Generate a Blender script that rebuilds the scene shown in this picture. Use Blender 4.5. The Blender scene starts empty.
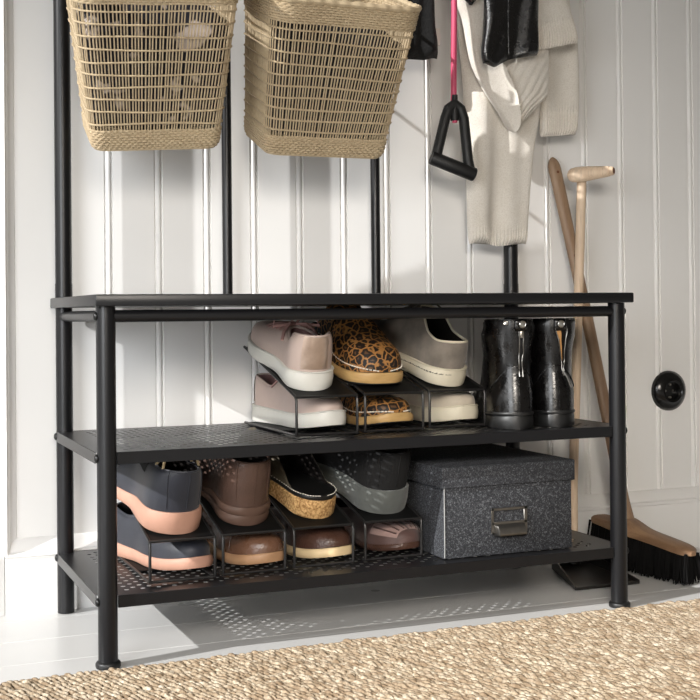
import bpy, bmesh, math, random
import numpy as np
from mathutils import Vector, Matrix, noise
random.seed(7)
PI = math.pi
scene = bpy.context.scene
COL = scene.collection

# ------------------------------------------------------------------ materials
MATS = {}
def lin(c):
    return tuple((x/12.92 if x <= .04045 else ((x+.055)/1.055)**2.4) for x in c)
def rgb(h):
    return lin(tuple(int(h[i:i+2], 16)/255 for i in (0, 2, 4)))+(1,)
class NT:
    def __init__(s, name):
        m = bpy.data.materials.new(name); m.use_nodes = True
        s.m = m; s.t = m.node_tree; s.n = s.t.nodes; s.l = s.t.links
        s.b = s.n['Principled BSDF']; s.co = None
        MATS[name] = m
    def node(s, typ, **kw):
        n = s.n.new(typ)
        for k, v in kw.items():
            if k in n.inputs.keys(): n.inputs[k].default_value = v
            else: setattr(n, k, v)
        return n
    def coord(s, scale=(1, 1, 1), rot=(0, 0, 0)):
        if s.co is None: s.co = s.node('ShaderNodeTexCoord')
        mp = s.node('ShaderNodeMapping'); mp.inputs['Scale'].default_value = scale; mp.inputs['Rotation'].default_value = rot
        s.l.new(s.co.outputs['Object'], mp.inputs['Vector']); return mp.outputs['Vector']
    def noise(s, scale, detail=3, rough=.55, sc=(1, 1, 1), dist=0):
        n = s.node('ShaderNodeTexNoise', Scale=scale, Detail=detail, Roughness=rough, Distortion=dist)
        s.l.new(s.coord(sc), n.inputs['Vector']); return n.outputs['Fac']
    def voronoi(s, scale, feature='F1', sc=(1, 1, 1), out='Distance', rnd=1.0):
        n = s.node('ShaderNodeTexVoronoi', Scale=scale, Randomness=rnd); n.feature = feature
        s.l.new(s.coord(sc), n.inputs['Vector']); return n.outputs[out]
    def ramp(s, fac, stops, interp='LINEAR'):
        r = s.node('ShaderNodeValToRGB'); r.color_ramp.interpolation = interp
        e = r.color_ramp.elements
        while len(e) < len(stops): e.new(.5)
        for el, (p, c) in zip(e, stops):
            el.position = p; el.color = rgb(c) if isinstance(c, str) else (c, c, c, 1)
        s.l.new(fac, r.inputs['Fac']); return r.outputs['Color']
    def mix(s, fac, a, b, mode='MIX'):
        n = s.node('ShaderNodeMix'); n.data_type = 'RGBA'; n.blend_type = mode
        for sock, v in ((0, fac), (6, a), (7, b)):
            if isinstance(v, bpy.types.NodeSocket): s.l.new(v, n.inputs[sock])
            else: n.inputs[sock].default_value = v if not isinstance(v, str) else rgb(v)
        return n.outputs[2]
    def bump(s, h, strength=.3, dist=.002):
        n = s.node('ShaderNodeBump'); n.inputs['Strength'].default_value = strength; n.inputs['Distance'].default_value = dist
        s.l.new(h, n.inputs['Height'])
        s.l.new(n.outputs['Normal'], s.b.inputs['Normal']); return n
    def set(s, **kw):
        for k, v in kw.items():
            k = k.replace('_', ' ')
            if isinstance(v, bpy.types.NodeSocket): s.l.new(v, s.b.inputs[k])
            else: s.b.inputs[k].default_value = rgb(v) if isinstance(v, str) else v
        return s
def simple(name, col, rough=.5, metal=0, var=.12, nscale=40, bump=0, bscale=200, spec=.5, bdist=.001, sheen=0, coat=0):
    t = NT(name)
    c = rgb(col)
    f = t.noise(nscale, 4)
    lo = tuple(max(0, x*(1-var)) for x in c[:3])+(1,); hi = tuple(min(1, x*(1+var)) for x in c[:3])+(1,)
    t.set(Base_Color=t.mix(f, lo, hi), Roughness=rough, Metallic=metal)
    t.b.inputs['Specular IOR Level'].default_value = spec
    if sheen: t.b.inputs['Sheen Weight'].default_value = sheen
    if coat: t.b.inputs['Coat Weight'].default_value = coat
    if bump: t.bump(t.noise(bscale, 3), bump, bdist)
    return t.m

def make_materials():
    simple('wall_paint', 'f1f0ee', .42, var=.03, nscale=3, bump=.06, bscale=60)
    t = NT('floor_paint'); n = t.noise(6, 3, sc=(.12, 1, 1))
    t.set(Base_Color=t.mix(n, 'cdccca', 'd8d7d5'), Roughness=t.ramp(t.noise(5, 2), [(.3, .27), (.7, .33)])); t.bump(t.noise(40, 4, sc=(.06, 1, 1)), .12, .001)
    simple('black_steel', '151517', .33, spec=.4, var=.12, nscale=300, bump=.12, bscale=900, bdist=.0004)
    simple('black_wire', '1b1a1a', .38, var=.1)
    simple('black_sheet', '0c0c0c', .6, var=.1, spec=.25)
    simple('bolt_steel', '1c1c1c', .3, metal=.4)
    simple('steel', 'a9a49b', .32, metal=1, var=.1)
    simple('pewter', '8b8883', .38, metal=1, var=.2, nscale=90)
    # seagrass
    t = NT('seagrass'); n1 = t.noise(160, 3); n2 = t.noise(14, 3)
    c = t.mix(n1, '937e60', 'cab798'); c = t.mix(t.ramp(n2, [(.35, 0.), (.7, .6)]), c, 'bcaa8b')
    t.set(Base_Color=c, Roughness=.62); t.bump(t.noise(600, 2), .25, .0006)
    # jute
    t = NT('jute'); v = t.noise(70, 2, sc=(1, 1, .3)); n2 = t.noise(5, 4, sc=(.5, 3.2, 1)); n3 = t.noise(260, 3)
    c = t.ramp(v, [(.28, '7e6d56'), (.5, 'b1a088'), (.68, 'd0c4af')]); c = t.mix(t.ramp(n2, [(.4, 0.), (.7, .45)]), c, 'a28b70')
    gi = t.node('ShaderNodeNewGeometry'); isl = gi.outputs['Random Per Island']
    c = t.mix(t.ramp(isl, [(0, .75), (.22, .3), (.4, 0.)]), c, '877158'); c = t.mix(t.ramp(isl, [(.6, 0.), (1, .25)]), c, 'dfd5c2')
    c = t.mix(t.ramp(n3, [(.38, .6), (.6, 0.)]), c, '6f5a42')
    t.set(Base_Color=c, Roughness=.85); t.bump(n3, .5, .0012)
    simple('jute_back', '8a6f4a', .9, var=.3, nscale=150)
    # woods
    def wood(name, a, b, sc, rough=.5):
        t = NT(name); n = t.noise(18, 4, sc=sc, dist=.4); n2 = t.noise(160, 3, sc=sc)
        c = t.mix(t.ramp(n, [(.35, 0.), (.65, 1.)]), a, b); c = t.mix(t.ramp(n2, [(.5, 0.), (.8, .35)]), c, '6b4c33')
        t.set(Base_Color=c, Roughness=rough); t.bump(n2, .15, .0006)
    wood('pale_wood', 'e2ccb2', 'd2b598', (2, 2, .12))
    wood('handle_wood', 'a3886d', '8a705a', (2, 2, .12))
    wood('broom_wood', '9a7a5c', '7b5c43', (2, .15, 2))
    simple('dark_end_grain', '6a4025', .6, var=.3, nscale=200)
    # knit
    t = NT('cream_knit'); w = t.node('ShaderNodeTexWave', Scale=260., Distortion=1.5, Detail=2.); t.l.new(t.coord(), w.inputs['Vector'])
    n = t.noise(500, 3); n2 = t.noise(30, 4)
    c = t.mix(n2, 'e2dace', 'f4efe6'); c = t.mix(t.ramp(n, [(.3, .35), (.6, 0.)]), c, 'b3a592')
    t.set(Base_Color=c, Roughness=.95); t.b.inputs['Sheen Weight'].default_value = .35; t.bump(t.mix(.5, w.outputs['Fac'], n), .6, .0016)
    # leathers
    def leather(name, col, rough, wr=.5, scale=90, var=.25, coat=0):
        t = NT(name); c = rgb(col); f = t.noise(25, 5)
        lo = tuple(x*(1-var) for x in c[:3])+(1,); hi = tuple(min(1, x*(1+var)) for x in c[:3])+(1,)
        t.set(Base_Color=t.mix(f, lo, hi), Roughness=t.ramp(t.noise(60, 4), [(.3, max(.05, rough-.1)), (.7, rough+.1)]))
        b = t.mix(.5, t.noise(scale, 5, .65), t.voronoi(scale*6)); t.bump(b, wr, .0012)
        if coat: t.b.inputs['Coat Weight'].default_value = coat
    leather('black_leather', '0d0d0e', .24, .5, 120, coat=.4)
    leather('boot_leather', '080707', .30, .2, 40, coat=.12)
    leather('blush_leather', 'c2aea4', .5, .12, 60, .06)
    leather('rose_lining', '8d6b68', .7, .2)
    leather('brown_leather', '503c33', .48, .5, 50, .35)
    leather('tan_brown_leather', '694b3a', .3, .6, 45, .35)
    leather('dark_brown_leather', '4a3228', .38, .9, 55, .4)
    leather('moss_leather', '5a5346', .55, .3, 60)
    t = NT('bronze_foil'); t.set(Base_Color=t.mix(t.noise(40, 4), 'ab8f7c', 'e6d2c2'), Roughness=.3, Metallic=.75); t.bump(t.noise(50, 3), .4, .002)
    def suede(name, col, var=.25, rough=.9):
        t = NT(name); c = rgb(col)
        lo = tuple(x*(1-var) for x in c[:3])+(1,); hi = tuple(min(1, x*(1+var)) for x in c[:3])+(1,)
        t.set(Base_Color=t.mix(t.ramp(t.noise(26, 5), [(.3, 0.), (.7, 1.)]), lo, hi), Roughness=rough); t.b.inputs['Sheen Weight'].default_value = .2
        t.bump(t.noise(700, 2), .3, .0008)
    suede('grey_canvas', '7b7268', .3); suede('pale_canvas', 'b9ad9b', .12); suede('navy_nubuck', '1e212b', .25, .55); suede('taupe_suede', '6c5a51', .2)
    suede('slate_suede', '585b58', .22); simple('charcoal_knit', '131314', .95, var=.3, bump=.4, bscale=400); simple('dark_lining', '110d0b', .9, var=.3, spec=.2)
    suede('mauve_brown_suede', '543d38', .2, .6); suede('mauve_pale', '947a73', .15)
    simple('white_rubber', 'd9d7cf', .5, var=.05); simple('cream_rubber', 'd3cab4', .6, var=.1, nscale=60)
    simple('salmon_sole', 'b68b77', .6, var=.12, nscale=50); simple('brown_sole', '594338', .6, var=.15)
    simple('tan_sole', 'a98260', .55, var=.2, nscale=60); simple('pale_welt', 'd8bf94', .5, var=.1); simple('black_rubber', '141414', .45, var=.15)
    t = NT('clog_wood'); n = t.noise(40, 4, sc=(1, 1, 6)); t.set(Base_Color=t.mix(n, 'a9824a', 'd0ae78'), Roughness=.5)
    t = NT('cork'); v = t.voronoi(420, out='Color'); n = t.noise(240, 4)
    t.set(Base_Color=t.mix(t.ramp(n, [(.38, 0.), (.62, 1.)]), '8a6235', 'd2aa72'), Roughness=.8); t.bump(n, .4, .001)
    simple('dark_footbed', '1d0f0c', .28, var=.3, nscale=90)
    simple('white_thread', 'e4ddd0', .7); simple('blush_lace', 'b99089', .8, bump=.3, bscale=900)
    simple('grey_lace', '5d574f', .8); simple('steel_pin', 'd8d6d0', .3, metal=1)
    simple('tan_lining', 'b98a55', .6)
    # leopard
    t = NT('leopard_hide')
    vn = t.node('ShaderNodeTexVoronoi', Scale=72., Randomness=.9); vn.feature = 'DISTANCE_TO_EDGE'
    nz = t.node('ShaderNodeTexNoise', Scale=90., Detail=2.); t.l.new(t.coord(), nz.inputs['Vector'])
    mv = t.node('ShaderNodeVectorMath'); mv.operation = 'MULTIPLY_ADD'; t.l.new(nz.outputs['Color'], mv.inputs[0]); mv.inputs[1].default_value = (.009, .009, .009); t.l.new(t.coord(), mv.inputs[2])
    t.l.new(mv.outputs[0], vn.inputs['Vector'])
    c = t.ramp(vn.outputs['Distance'], [(0, 'a87840'), (.06, '916332'), (.11, '120c09'), (.29, '140d0a'), (.38, '5f4124'), (1, '6f4a28')])
    t.set(Base_Color=c, Roughness=.6); t.bump(t.noise(900, 2), .3, .0008)
    # box felt
    t = NT('grey_felt'); n = t.noise(620, 3, .75); n2 = t.noise(300, 3)
    t.set(Base_Color=t.ramp(t.mix(.35, n, n2), [(.40, '17181b'), (.53, '303237'), (.65, '75777b')]), Roughness=.85); t.bump(n, .3, .0008)
    simple('paper_edge', '9a9b9a', .7)
    # textiles in baskets
    t = NT('navy_print'); t.set(Base_Color=t.ramp(t.noise(22, 2), [(.6, '11111a'), (.64, 'b5a9a0')]), Roughness=.9)
    simple('black_cloth', '121112', .9, var=.4, nscale=60)
    t = NT('fuzzy_black'); n = t.noise(110, 5, .7); t.set(Base_Color=t.mix(n, '040404', '171616'), Roughness=.95); t.b.inputs['Sheen Weight'].default_value = .05; t.bump(n, .8, .004)
    simple('pink_rubber', 'c94a6c', .45, var=.06)
    simple('foam_black', '131313', .55, var=.15, bump=.15, bscale=500)
    simple('bristle', '090808', .85, var=.4, nscale=200, spec=.15)
    simple('pan_metal', '1b1917', .35, var=.3, nscale=30)
    simple('socket_black', '101010', .22, var=.2)
    simple('tag_white', 'dcd8d0', .7)
make_materials()
M = MATS

# ------------------------------------------------------------------ mesh helpers
class MB:
    def __init__(s): s.v = []; s.f = []
    def add(s, vs, fs):
        o = len(s.v); s.v += [tuple(p) for p in vs]; s.f += [tuple(o+i for i in f) for f in fs]
    def box(s, lo, hi, bev=0, seg=2):
        bm = bmesh.new(); bmesh.ops.create_cube(bm, size=1)
        for v in bm.verts:
            v.co = Vector([(lo[i]+hi[i])/2+v.co[i]*(hi[i]-lo[i]) for i in range(3)])
        if bev: bmesh.ops.bevel(bm, geom=bm.edges[:], offset=bev, segments=seg, affect='EDGES', profile=.5)
        bm.verts.ensure_lookup_table()
        s.add([v.co[:] for v in bm.verts], [[v.index for v in f.verts] for f in bm.faces]); bm.free(); return s
    def tube(s, pts, r, n=10, closed=False, flat=1.0):
        P = [Vector(p) for p in pts]; m = len(P)
        rr = r if hasattr(r, '__len__') else [r]*m
        T = []
        for i in range(m):
            a = P[i-1] if (i or closed) else P[i]; b = P[(i+1) % m] if (i < m-1 or closed) else P[i]
            d = b-a; T.append(d.normalized() if d.length > 1e-9 else Vector((0, 0, 1)))
        up = Vector((0, 0, 1)) if abs(T[0].z) < .9 else Vector((0, 1, 0))
        N = (up-T[0]*up.dot(T[0])).normalized(); vs = []
        for i in range(m):
            if i:
                q = T[i-1].rotation_difference(T[i]); N = q @ N; N = (N-T[i]*N.dot(T[i])).normalized()
            B = T[i].cross(N)
            for k in range(n):
                a = 2*PI*k/n; vs.append(P[i]+N*(math.cos(a)*rr[i]*flat)+B*(math.sin(a)*rr[i]))
        fs = []
        for i in range(m if closed else m-1):
            for k in range(n):
                a, b = i*n+k, i*n+(k+1) % n; c, d = ((i+1) % m)*n+(k+1) % n, ((i+1) % m)*n+k
                fs.append((a, b, c, d))
        if not closed: fs += [tuple(range(n))[::-1], tuple((m-1)*n+k for k in range(n))]
        s.add(vs, fs); return s
    def loft(s, rings, closed=True, cap=True, wrap=False):
        n = len(rings[0]); m = len(rings); vs = [p for r in rings for p in r]; fs = []
        for i in range(m if wrap else m-1):
            for k in range(n if closed else n-1):
                fs.append((i*n+k, i*n+(k+1) % n, ((i+1) % m)*n+(k+1) % n, ((i+1) % m)*n+k))
        if cap and closed and not wrap: fs += [tuple(range(n))[::-1], tuple((m-1)*n+k for k in range(n))]
        s.add(vs, fs); return s
    def lathe(s, prof, n=24, mat=None, cap=True):
        rings = [[Vector((r*math.cos(2*PI*k/n), r*math.sin(2*PI*k/n), z)) for k in range(n)] for r, z in prof]
        if mat is not None: rings = [[mat @ p for p in r] for r in rings]
        return s.loft(rings, cap=cap)
    def build(s, name, mat, parent=None, origin=(0, 0, 0), smooth=True, angle=40, xf=None):
        me = bpy.data.meshes.new(name)
        vs = s.v
        if xf is not None: vs = [tuple(xf @ Vector(p)) for p in vs]
        vs = [(p[0]-origin[0], p[1]-origin[1], p[2]-origin[2]) for p in vs]
        me.from_pydata(vs, [], s.f); me.update()
        bm = bmesh.new(); bm.from_mesh(me)
        bmesh.ops.remove_doubles(bm, verts=bm.verts[:], dist=1e-6)
        bmesh.ops.recalc_face_normals(bm, faces=bm.faces[:]); bm.to_mesh(me); bm.free()
        if smooth:
            me.polygons.foreach_set('use_smooth', [True]*len(me.polygons))
            me.set_sharp_from_angle(angle=math.radians(angle))
        me.materials.append(M[mat])
        o = bpy.data.objects.new(name, me); COL.objects.link(o)
        if parent is not None: o.parent = parent
        else: o.location = origin
        return o
def thing(name, label, cat, loc=(0, 0, 0), rot=(0, 0, 0), group=None):
    o = bpy.data.objects.new(name, None); COL.objects.link(o); o.empty_display_size = .05
    o.location = loc; o.rotation_euler = rot; o['label'] = label; o['category'] = cat
    if group: o['group'] = group
    return o
def tag(o, label, cat, group=None):
    o['label'] = label; o['category'] = cat
    if group: o['group'] = group
    return o
def structure(o): o['kind'] = 'structure'; return o
def sstep(a, b, x):
    t = min(1, max(0, (x-a)/(b-a))); return t*t*(3-2*t)
def prof(pts):
    """smooth monotone-ish interpolation through (s, value) pairs"""
    xs = [p[0] for p in pts]; ys = [p[1] for p in pts]
    n = len(xs); d = [(ys[i+1]-ys[i])/(xs[i+1]-xs[i]) for i in range(n-1)]
    m = [d[0]]+[0 if d[i-1]*d[i] <= 0 else 2*d[i-1]*d[i]/(d[i-1]+d[i]) for i in range(1, n-1)]+[d[-1]]
    def f(x):
        if x <= xs[0]: return ys[0]
        if x >= xs[-1]: return ys[-1]
        for i in range(n-1):
            if x <= xs[i+1]:
                h = xs[i+1]-xs[i]; t = (x-xs[i])/h
                return ((1+2*t)*(1-t)**2*ys[i]+t*(1-t)**2*h*m[i]+t*t*(3-2*t)*ys[i+1]+t*t*(t-1)*h*m[i+1])
    return f

# ------------------------------------------------------------------ the setting
WALL = .390; BASE = .371
def build_room():
    # beadboard: one profile along x extruded up, a bead every 88 mm
    prof_xy = [(-.061, WALL)]
    k = 0
    for i in range(0, 30):
        c = .104+.0885*i
        if c < -.05: continue
        for dx, dy in ((-.0085, 0), (-.0065, .0035), (-.0045, .0005), (-.002, -.0012), (.001, -.0012), (.0035, .0005), (.0055, .0035), (.0075, 0)):
            prof_xy.append((c+dx, WALL+dy))
    prof_xy.append((3.0, WALL))
    b = MB(); b.loft([[(x, y, .118) for x, y in prof_xy], [(x, y, 2.5) for x, y in prof_xy]], closed=False, cap=False)
    b.box((-.061, WALL+.004, .0), (3.0, WALL+.06, 2.5))
    structure(b.build('wall_back', 'wall_paint', angle=25))
    b = MB(); b.box((-2.6, BASE, 0), (-.0785, WALL+.06, 2.5), .001)
    structure(b.build('wall_left', 'wall_paint'))
    # baseboard with sloped cap
    pr = [(BASE, 0), (BASE, .094), (BASE-.003, .096), (BASE-.003, .101), (BASE+.003, .104), (BASE+.008, .113), (BASE+.013, .121), (BASE+.017, .124), (WALL+.003, .1245), (WALL+.003, 0)]
    b = MB(); b.loft([[(-.0775, y, z) for y, z in pr], [(3.0, y, z) for y, z in pr]])
    structure(b.build('baseboard_back', 'wall_paint', angle=25))
    # upright moulding at the left edge of the panelling
    pr = [(-.0785, BASE), (-.0785, BASE-.004), (-.0745, BASE-.005), (-.0725, BASE+.001), (-.069, BASE+.003), (-.066, BASE+.010), (-.062, BASE+.014), (-.057, BASE+.0165), (-.055, WALL+.003), (-.0785, WALL+.003)]
    b = MB(); b.loft([[(x, y, .1) for x, y in pr], [(x, y, 2.5) for x, y in pr]])
    structure(b.build('trim_1', 'wall_paint', angle=25))
    # floor boards
    b = MB(); y = WALL+.05
    edges = [.42, .325, .195, .065, -.065, -.195, -.325, -.455, -.585, -.715, -1.0, -1.3, -1.6, -2.0]
    for a, c in zip(edges[:-1], edges[1:]):
        b.box((-2.6, c+.0004, -.03), (3.0, a-.0004, 0), .0006, 1)
    b.box((-2.6, -2.0, -.05), (3.0, .45, -.025))
    structure(b.build('floor', 'floor_paint'))
build_room()

# ------------------------------------------------------------------ jute rug
def build_rug():
    x0, x1, y0, y1 = -.42, 1.42, -.72, -.038
    rng = np.random.RandomState(3)
    V = []; F = []
    # a stitch: squashed spindle of 5 rings x 6
    ts = np.linspace(-1, 1, 5); sec = 6
    base = []
    for t in ts:
        r = math.sqrt(max(.08, 1-t*t*.92))
        for k in range(sec):
            a = 2*PI*k/sec; base.append((t, r*math.cos(a), r*math.sin(a)))
    base = np.array(base); bf = []
    for i in range(4):
        for k in range(sec): bf.append((i*sec+k, i*sec+(k+1) % sec, (i+1)*sec+(k+1) % sec, (i+1)*sec+k))
    bf = np.array(bf); nb = len(base); cnt = 0
    y = y1-.006; row = 0
    while y > y0:
        pitch = .0086; xs = np.arange(x0+.006+(row % 2)*.004, x1-.006, pitch)
        for x in xs:
            L = .0100*rng.uniform(.82, 1.15); w = .0038*rng.uniform(.8, 1.15); h = .0034*rng.uniform(.7, 1.5)
            a = math.radians(-62+rng.normal(0, 6)); ca, sa = math.cos(a), math.sin(a)
            p = base*np.array([L, w, h]); q = np.stack([p[:, 0]*ca-p[:, 1]*sa, p[:, 0]*sa+p[:, 1]*ca, p[:, 2]+.0022*(1-base[:, 0]**2)], 1)
            q += np.array([x+rng.normal(0, .0007), y+rng.normal(0, .0009), .0046+rng.normal(0, .0006)])
            V.append(q); F.append(bf+cnt); cnt += nb
        y -= .0128; row += 1
    V = np.concatenate(V); F = np.concatenate(F)
    me = bpy.data.meshes.new('stitches'); me.from_pydata(V.tolist(), [], F.tolist()); me.polygons.foreach_set('use_smooth', [True]*len(F)); me.materials.append(M['jute'])
    t = thing('jute_rug', 'natural braided jute rug on the floor in front of the shoe bench', 'rug', (.5, -.37, 0))
    o = bpy.data.objects.new('woven_face', me); COL.objects.link(o); o.parent = t; o.location = (-.5, .37, 0)
    b = MB(); b.box((x0+.004, y0, .0004), (x1-.004, y1-.003, .0045), .001)
    b.build('backing', 'jute_back', t, (.5, -.37, 0))
build_rug()

# ------------------------------------------------------------------ the bench rack
XL, XR, YB = .019, .881, .352; R = .0139; H = .5285
def build_bench():
    O = (.45, .176, 0)
    t = thing('shoe_bench', 'black steel shoe bench with two perforated shelves and tall rear uprights', 'bench', O)
    for x in (XL, XR):
        b = MB(); b.tube([(x, 0, .004), (x, 0, .5115)], R, 24)
        leg = b.build('leg', 'black_steel', t, O)
        c = MB(); c.lathe([(.0001, .0002), (.0172, .0002), (.0178, .002), (.0178, .0065), (.0165, .0085), (.0142, .0095)], 24, Matrix.Translation((x, 0, 0)))
        c.build('foot_cap', 'black_rubber', leg, O)
    for x in (XL, XR):
        b = MB(); b.tube([(x, YB, .001), (x, YB, .5115)], R, 24); b.tube([(x, YB, H), (x, YB, 1.86)], R, 24)
        b.build('upright', 'black_steel', t, O)
        c = MB(); c.tube([(x, YB, H), (x, YB, H+.024)], R+.0006, 24); c.build('collar', 'black_steel', t, O)
    for i in (1, 2):
        x = XL+(XR-XL)*i/3
        b = MB(); b.tube([(x, YB, H), (x, YB, 1.86)], .0088, 18); b.build('back_pole', 'black_steel', t, O)
    b = MB(); b.box((0, -.025, H-.0168), (.9, .377, H), .0022, 2); b.build('bench_top', 'black_steel', t, O)
    b = MB(); b.tube([(XL, 0, .4975), (XR, 0, .4975)], .0088, 16); b.build('rail', 'black_steel', t, O)
    for x in (XL, XR):
        b = MB(); b.tube([(x, 0, .4975), (x, YB, .4975)], .0085, 16); b.build('rail', 'black_steel', t, O)
    # cross rails that carry the hooks and the hat shelf (above the frame)
    b = MB(); b.tube([(XL, YB-.002, 1.19), (XR, YB-.002, 1.19)], .0085, 16); b.build('rail', 'black_steel', t, O)
    b = MB(); b.tube([(XL, YB-.002, 1.52), (XR, YB-.002, 1.52)], .0085, 16); b.build('rail', 'black_steel', t, O)
    b = MB(); b.tube([(XL, YB, 1.86), (XR, YB, 1.86)], R, 16); b.build('rail', 'black_steel', t, O)
    # perforated shelves
    for z in (.304, .101):
        b = MB(); x0, x1, y0, y1 = XL-.0135, XR+.0135, -.002, .354
        X0, X1, Y0, Y1 = .046, .854, .022, .334
        nx, ny = 68, 26; dx = (X1-X0)/nx; dy = (Y1-Y0)/ny; rh = .0038
        # plate margin
        for (a, c, e, g) in ((x0, x1, y0, Y0), (x0, x1, Y1, y1), (x0, X0, Y0, Y1), (X1, x1, Y0, Y1)):
            b.add([(a, e, z), (c, e, z), (c, g, z), (a, g, z)], [(0, 1, 2, 3)])
        for i in range(nx):
            for j in range(ny):
                ax, ay = X0+i*dx, Y0+j*dy
                if (i+j) % 2:
                    b.add([(ax, ay, z), (ax+dx, ay, z), (ax+dx, ay+dy, z), (ax, ay+dy, z)], [(0, 1, 2, 3)]); continue
                cx, cy = ax+dx/2, ay+dy/2
                sq = [(ax, ay), (cx, ay), (ax+dx, ay), (ax+dx, cy), (ax+dx, ay+dy), (cx, ay+dy), (ax, ay+dy), (ax, cy)]
                ho = [(cx+rh*math.cos(math.radians(225+45*k)), cy+rh*math.sin(math.radians(225+45*k))) for k in range(8)]
                b.add([(p[0], p[1], z) for p in sq]+[(p[0], p[1], z) for p in ho], [(k, (k+1) % 8, 8+(k+1) % 8, 8+k) for k in range(8)])
        sh = b.build('shelf', 'black_steel', t, O, smooth=False)
        # folded rim: front, back and two ends
        tt = .0015; zl = z-.0172
        c = MB()
        c.box((XL+.0138, y0-.004, zl), (XR-.0138, y0-.0025+tt, z+.0004), .0006, 1)
        c.box((XL+.0138, y1, zl), (XR-.0138, y1+tt, z+.0004), .0006, 1)
        c.box((x0-tt, y0+.012, zl+.001), (x0, y1-.012, z+.0004), .0005, 1)
        c.box((x1, y0+.012, zl+.001), (x1+tt, y1-.012, z+.0004), .0005, 1)
        c.build('shelf_rim', 'black_steel', sh, O)
        for x, sx in ((XL, -1), (XR, 1)):
            for y in (.0, YB):
                m = Matrix.Translation((x+sx*R*.98, y, z-.008)) @ Matrix.Rotation(sx*PI/2, 4, 'Y')
                c = MB(); c.lathe([(.0001, 0), (.0064, 0), (.0064, .0012), (.0052, .003), (.003, .0042), (.0001, .0045)], 16, m)
                c.build('bolt', 'bolt_steel', t, O)
    for x, sx in ((XL, -1), (XR, 1)):
        m = Matrix.Translation((x+sx*R*.98, 0, .4975)) @ Matrix.Rotation(sx*PI/2, 4, 'Y')
        c = MB(); c.lathe([(.0001, 0), (.0064, 0), (.0064, .0012), (.0052, .003), (.003, .0042), (.0001, .0045)], 16, m)
        c.build('bolt', 'bolt_steel', t, O)
    # hooks on the rail above the frame
    for x, y1, zh in ((.135, .190, 1.19), (.414, .190, 1.19), (.64, .29, 1.52), (.715, .268, 1.52), (.83, .262, 1.52), (.965, .30, 1.52)):
        xx = min(x, .86); b = MB()
        pts = [(xx, YB-.008, zh), (xx, YB-.03, zh-.01), (x, y1+.008, zh-.072), (x, y1-.004, zh-.078), (x, y1-.014, zh-.072), (x, y1-.016, zh-.055)]
        b.tube(pts, .0035, 8); b.build('hook', 'black_steel', t, O)
build_bench()

# ------------------------------------------------------------------ socket on the wall
def build_socket():
    O = (1.277, WALL, .329)
    t = thing('power_socket', 'round black wall socket on the panelling right of the bench', 'socket', O)
    mt = Matrix.Rotation(PI/2, 4, 'X')
    b = MB(); b.lathe([(.0215, .002), (.0215, .0165), (.0235, .0185), (.030, .0165), (.038, .0105), (.0415, .006), (.042, .0), (.0215, 0)], 40, mt); b.build('cover_plate', 'socket_black', t)
    b = MB(); b.lathe([(.0212, .0175), (.0195, .0172), (.0185, .004), (.0001, .004)], 32, mt, False); b.build('recess', 'socket_black', t)
    for x, z in ((0, .0135), (0, -.0135)):
        b = MB(); b.lathe([(.0001, 0), (.0022, 0), (.0022, .0055), (.0001, .006)], 10, Matrix.Translation((x, 0, z)) @ mt @ Matrix.Translation((0, 0, .004))); b.build('earth_clip', 'steel', t)
    for x in (-.0095, .0095):
        b = MB(); b.lathe([(.0001, 0), (.0026, 0), (.0022, .0008), (.0001, .0009)], 10, Matrix.Translation((x, 0, 0)) @ mt @ Matrix.Translation((0, 0, .004))); b.build('pin_hole', 'pewter', t)
build_socket()

# ------------------------------------------------------------------ shoe organisers
SL = math.tan(math.radians(15.5)); OH = .063
def organiser(label, cx, yf, zs, w=.103, loc_group='black wire shoe organisers'):
    O = (cx, yf, zs)
    t = thing('shoe_organizer', label, 'shoe rack', O, group=loc_group)
    D = .265; zb = .0035; r = .0023
    def zt(y): return OH+y*SL
    for s in (-1, 1):
        x = s*(w/2-.002)
        pts = [(x, D, zb), (x, .006, zb), (x, .0015, zb+.0015), (x, 0, zb+.006), (x, 0, OH-.006), (x, .0015, OH-.0015), (x, .006, zt(.006)), (x, D, zt(D))]
        b = MB(); b.tube(pts, r, 8); b.build('side_frame', 'black_wire', t)
    for z in (zb, OH):
        b = MB(); b.tube([(-w/2, .002, z), (w/2, .002, z)], r, 8); b.build('cross_wire', 'black_wire', t)
    b = MB(); n = 2
    y0, y1 = .004, D; th = .001
    vs = []
    for x in (-w/2+.003, w/2-.003):
        vs += [(x, y0, zt(y0)-.001), (x, y1, zt(y1)-.001), (x, y1, zt(y1)), (x, y0, zt(y0))]
    b.add(vs, [(0, 1, 2, 3), (4, 7, 6, 5), (0, 4, 5, 1), (1, 5, 6, 2), (2, 6, 7, 3), (3, 7, 4, 0)])
    b.build('top_plate', 'black_sheet', t)
    b = MB(); b.box((-w/2+.003, .09, zb-.001), (w/2-.003, D, zb+.0005)); b.build('base_plate', 'black_sheet', t)
    return t
Z1, Z2 = .3045, .1015
ORG = {}
for key, lab, x, y, z in (
    ('pink', 'black wire shoe organizer holding the blush pink sneakers', .380, .062, Z1),
    ('leo', 'black wire shoe organizer holding the leopard print clogs', .502, .074, Z1),
    ('grey', 'black wire shoe organizer holding the worn grey sneakers, beside the black boots', .624, .088, Z1),
    ('navy', 'black wire shoe organizer holding the navy shoes, nearest the left leg', .139, .040, Z2),
    ('brown', 'black wire shoe organizer holding the matte brown shoe above a shiny brown one', .253, .048, Z2),
    ('cork', 'black wire shoe organizer with the cork-soled mule on top', .369, .053, Z2),
    ('slate', 'black wire shoe organizer with the grey suede shoe, beside the grey storage box', .491, .058, Z2)):
    ORG[key] = (x, y, z); organiser(lab, x, y, z, .107 if z > .2 else .103)

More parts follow.
